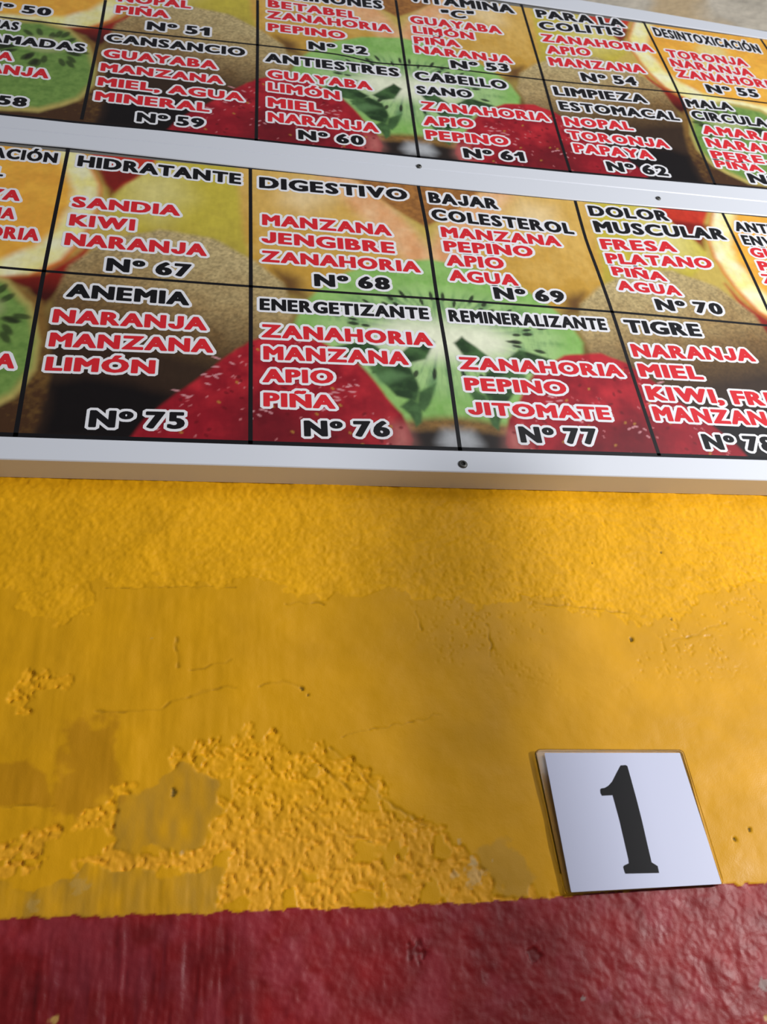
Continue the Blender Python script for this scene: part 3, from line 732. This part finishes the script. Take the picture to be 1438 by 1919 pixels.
# ------------------------------------------------------------------ menu boards
M_frame = noisy(mat('white_aluminium', L4(226, 231, 240), .38, .5), 60, .02)
M_joint = mat('frame_side', L4(222, 222, 222), .5)
M_print = attr_color(mat('glossy_fruit_print', (1, 1, 1, 1), .32, .25), 'fruit')
M_black = mat('black_print_ink', L4(22, 21, 24), .38, .22)
M_red = mat('red_print_ink', L4(222, 42, 52), .38, .22)
M_white = mat('white_print_ink', L4(242, 243, 248), .38, .22)
M_screw = mat('dark_screw_steel', L4(96, 96, 92), .4, .5, Metallic=.6)
M_slot = mat('screw_recess', L4(22, 22, 20), .7)
M_back = mat('panel_backing', L4(120, 118, 112), .7)

def rail(name, parent, lower, upper, back):
    """profile swept along a slightly bowed frame member; lower / upper are (x, z) edges"""
    xs = sorted(set([round(p[0], 4) for p in lower + upper]))
    lo = np.interp(xs, [p[0] for p in lower], [p[1] for p in lower]); up = np.interp(xs, [p[0] for p in upper], [p[1] for p in upper])
    V = []; Fc = []
    for x, a, b in zip(xs, lo, up):
        V += [(x, back, a), (x, -.0356, a), (x, -.0364, a + .0008), (x, -.0364, b - .0008), (x, -.0356, b), (x, back, b)]
    n = 6
    for i in range(len(xs) - 1):
        for k in range(n):
            k2 = (k + 1) % n
            Fc.append((i * n + k, (i + 1) * n + k, (i + 1) * n + k2, i * n + k2))
    Fc.append(tuple(range(n))); Fc.append(tuple((len(xs) - 1) * n + k for k in reversed(range(n))))
    return part(name, V, Fc, [M_frame], parent)

def ribbon(pts, wid, vertical):
    V = []; Fc = []
    P = [np.array(p) for p in pts]
    # smooth the polyline a little
    Q = [P[0]]
    for a, b in zip(P[:-1], P[1:]):
        for t in (.25, .5, .75, 1): Q.append(a + (b - a) * t)
    for _ in range(2):
        Q = [Q[0]] + [(Q[i - 1] + 2 * Q[i] + Q[i + 1]) / 4 for i in range(1, len(Q) - 1)] + [Q[-1]]
    for i, p in enumerate(Q):
        d = Q[min(i + 1, len(Q) - 1)] - Q[max(i - 1, 0)]; d /= np.linalg.norm(d); nrm = np.array([-d[1], d[0]])
        a, b = p + nrm * wid / 2, p - nrm * wid / 2
        V += [(a[0], PF - .00008, a[1]), (b[0], PF - .00008, b[1])]
    for i in range(len(Q) - 1): Fc.append((2 * i, 2 * i + 1, 2 * i + 3, 2 * i + 2))
    return V, Fc

KIND = {'h': ('heading_lettering', 'black heading', M_black), 'i': ('ingredient_lettering', 'red ingredient list', M_red), 'n': ('number_lettering', 'black juice number', M_black)}
SHEET_ME = {}
def board(key, label, zb, zt, xoff, zref):
    loc = (.2, WY, zb)
    t = thing('menu_board', loc, label, 'menu board')
    # printed sheet: fine coloured front plus a backing slab
    c = np.concatenate([3 - FUS[::-1][:-1], 3 + FUS]); img = np.concatenate([FIMG[::-1][:-1], FIMG])
    keep = (c > -1.02) & (c < 7.02); c = c[keep]; img = img[keep]
    X, Z = np.meshgrid((c - 2) * .2 + xoff, FVS * .2 + zref, indexing='ij')
    Z = np.clip(Z, zb + .010, zt - .010)
    V = np.stack([X.ravel(), np.full(X.size, PF), Z.ravel()], 1) - np.array(loc)
    me = mesh_np('printed_sheet', V, grid_faces(len(c), len(FVS)), [M_print])
    set_color(me, 'fruit', img.reshape(-1, 3))
    sh = bpy.data.objects.new('printed_sheet', me); COL.objects.link(sh); sh.parent = t; TLOC[sh.name] = loc
    sh['label'] = 'printed picture of kiwis, strawberries, oranges and pears'
    bv, bf = box(X.min(), X.max(), PF + .0006, WY - .002, zb + .006, zt - .006)
    part('backing_panel', bv, bf, [M_back], t)
    for kind, pts in LINES[key]:
        pts = [(x, min(max(z, zb + .012), zt - .012)) for x, z in pts]
        v, f = ribbon(pts, .0040 if kind == 'v' else .0034, kind == 'v')
        part('grid_line', v, f, [M_black], sh, 'black grid line')
    cells = {}
    for k, s, x0, z0, x1, z1, cap in TEXTS:
        if k[0] == key: cells.setdefault(k, []).append((s, x0, z0, x1, z1, cap))
    for k, ls in cells.items():
        nm, lb, mt = KIND[k[3]]
        V, Fc, MI = [], [], []
        for (s, x0, z0, x1, z1, cap) in ls: line_mesh(s, x0, z0, x1, z1, cap, V, Fc, MI, mt)
        part(nm, V, Fc, [M_white, mt], sh, lb + ' ' + ' '.join(l[0] for l in ls) + ' with white outline', mi=MI)
    return t, sh

def border(sh, inner, off, wid):
    v, f = ribbon([(x, z + off) for x, z in inner], wid, False)
    part('border_line', v, f, [M_black], sh, 'black border line')

def side_rails(t, zb, zt):
    for x in (-.622, 1.002):
        v, f = box(x, x + .024, -.0360, WY - .0005, zb, zt)
        part('frame_rail', v, f, [M_frame], t)

def screw(parent, x, z, r):
    V = []; Fc = []; MI = []; n = 20
    prof = [(r, .0), (r, .0006), (r * .85, .0014), (r * .55, .0018), (r * .45, .0017), (r * .40, .0008), (0.0001, .0006)]
    for rr, d in prof:
        for k in range(n):
            a = 2 * math.pi * k / n; V.append((x + rr * math.cos(a), -.0364 - d, z + rr * math.sin(a)))
    for i in range(len(prof) - 1):
        for k in range(n):
            Fc.append((i * n + k, i * n + (k + 1) % n, (i + 1) * n + (k + 1) % n, (i + 1) * n + k)); MI.append(1 if i >= 3 else 0)
    part('screw', V, Fc, [M_screw, M_slot], parent, 'dark screw in the white frame', mi=MI, smooth=True)

lo, lo_sheet = board('L', 'lower fruit-print menu board with HIDRATANTE, DIGESTIVO and TIGRE, just above the yellow wall', -.0262, .4310, 0.0, 0.0)
up, up_sheet = board('U', 'upper fruit-print menu board with CANSANCIO, ANTIESTRES and LIMPIEZA, below the cream plaster', .4316, .896, .0078, .4596)
rail('frame_rail', lo, RAILS['Lb'][1], RAILS['Lb'][0], WY - .0005)
rail('frame_rail', lo, RAILS['Lt'][0], RAILS['Lt'][1], WY - .0005)
rail('frame_rail', up, RAILS['Ub'][1], RAILS['Ub'][0], WY - .0005)
rail('frame_rail', up, RAILS['Ut'][0], RAILS['Ut'][1], WY - .0005)
side_rails(lo, -.0262, .4309); side_rails(up, .4318, .892)
border(lo_sheet, RAILS['Lb'][0], .0018, .0064); border(lo_sheet, RAILS['Lt'][0], -.0004, .0014)
border(up_sheet, RAILS['Ub'][0], .0018, .0064); border(up_sheet, RAILS['Ut'][0], -.0004, .0014)
for x, z, r in SCREWS: screw(up if z > .4315 else lo, x, z, r)

# ------------------------------------------------------------------ number plate
def prism(pts, y0, y1, bev=0.0):
    """closed outline (x, z) between depths y0 (wall side) and y1 (front), with a bevelled front edge"""
    n = len(pts); c = np.mean(pts, axis=0); P = np.array(pts)
    area2 = sum(P[i - 1][0] * P[i][1] - P[i][0] * P[i - 1][1] for i in range(n))
    if area2 < 0: P = P[::-1]
    inn = c + (P - c) * (1 - bev / np.abs(P - c).max())
    V = [(p[0], y0, p[1]) for p in P] + [(p[0], y1 + bev * .7, p[1]) for p in P] + [(p[0], y1, p[1]) for p in inn]
    Fc = [tuple(reversed(range(n))), tuple(2 * n + k for k in range(n))]
    for r in range(2):
        for k in range(n):
            k2 = (k + 1) % n; Fc.append((r * n + k, r * n + k2, (r + 1) * n + k2, (r + 1) * n + k))
    return V, Fc

def rounded(q, r):
    out = []; n = len(q); Q = [np.array(p) for p in q]
    for i in range(n):
        a, b, c = Q[i - 1], Q[i], Q[(i + 1) % n]
        d0 = (a - b) / np.linalg.norm(a - b); d1 = (c - b) / np.linalg.norm(c - b)
        for t in np.linspace(0, 1, 6):
            p0, p1 = b + d0 * r, b + d1 * r
            out.append(tuple((1 - t) ** 2 * p0 + 2 * t * (1 - t) * b + t * t * p1))
    return out
base = (sum(p[0] for p in PLATE) / 4, WY - .0012, min(p[1] for p in PLATE))
pl = thing('number_plate', base, 'small white number plate with black numeral 1, stuck on the yellow wall', 'sign')
M_acr = mat('clear_acrylic', (.99, .97, .93, 1), .06, .5, **{'Transmission Weight': 1.0, 'IOR': 1.45})
M_card = mat('white_card', L4(206, 211, 236), .4, .3)
M_num = mat('black_numeral_ink', L4(12, 11, 16), .5, .15)
v, f = prism(rounded(PLATE, .004), WY - .0012, WY - .0052, .0008)
ac = part('acrylic_sheet', v, f, [M_acr], pl, 'clear acrylic edge showing the wall behind')
v, f = prism(rounded(CARD, .0008), WY - .0052, WY - .0056)
cardo = part('white_card', v, f, [M_card], pl, 'white card face')
v, f = prism(ONE, WY - .0056, WY - .0058)
part('numeral', v, f, [M_num], cardo, 'black slab-serif numeral 1')

bpy.data.objects.remove(_ob)
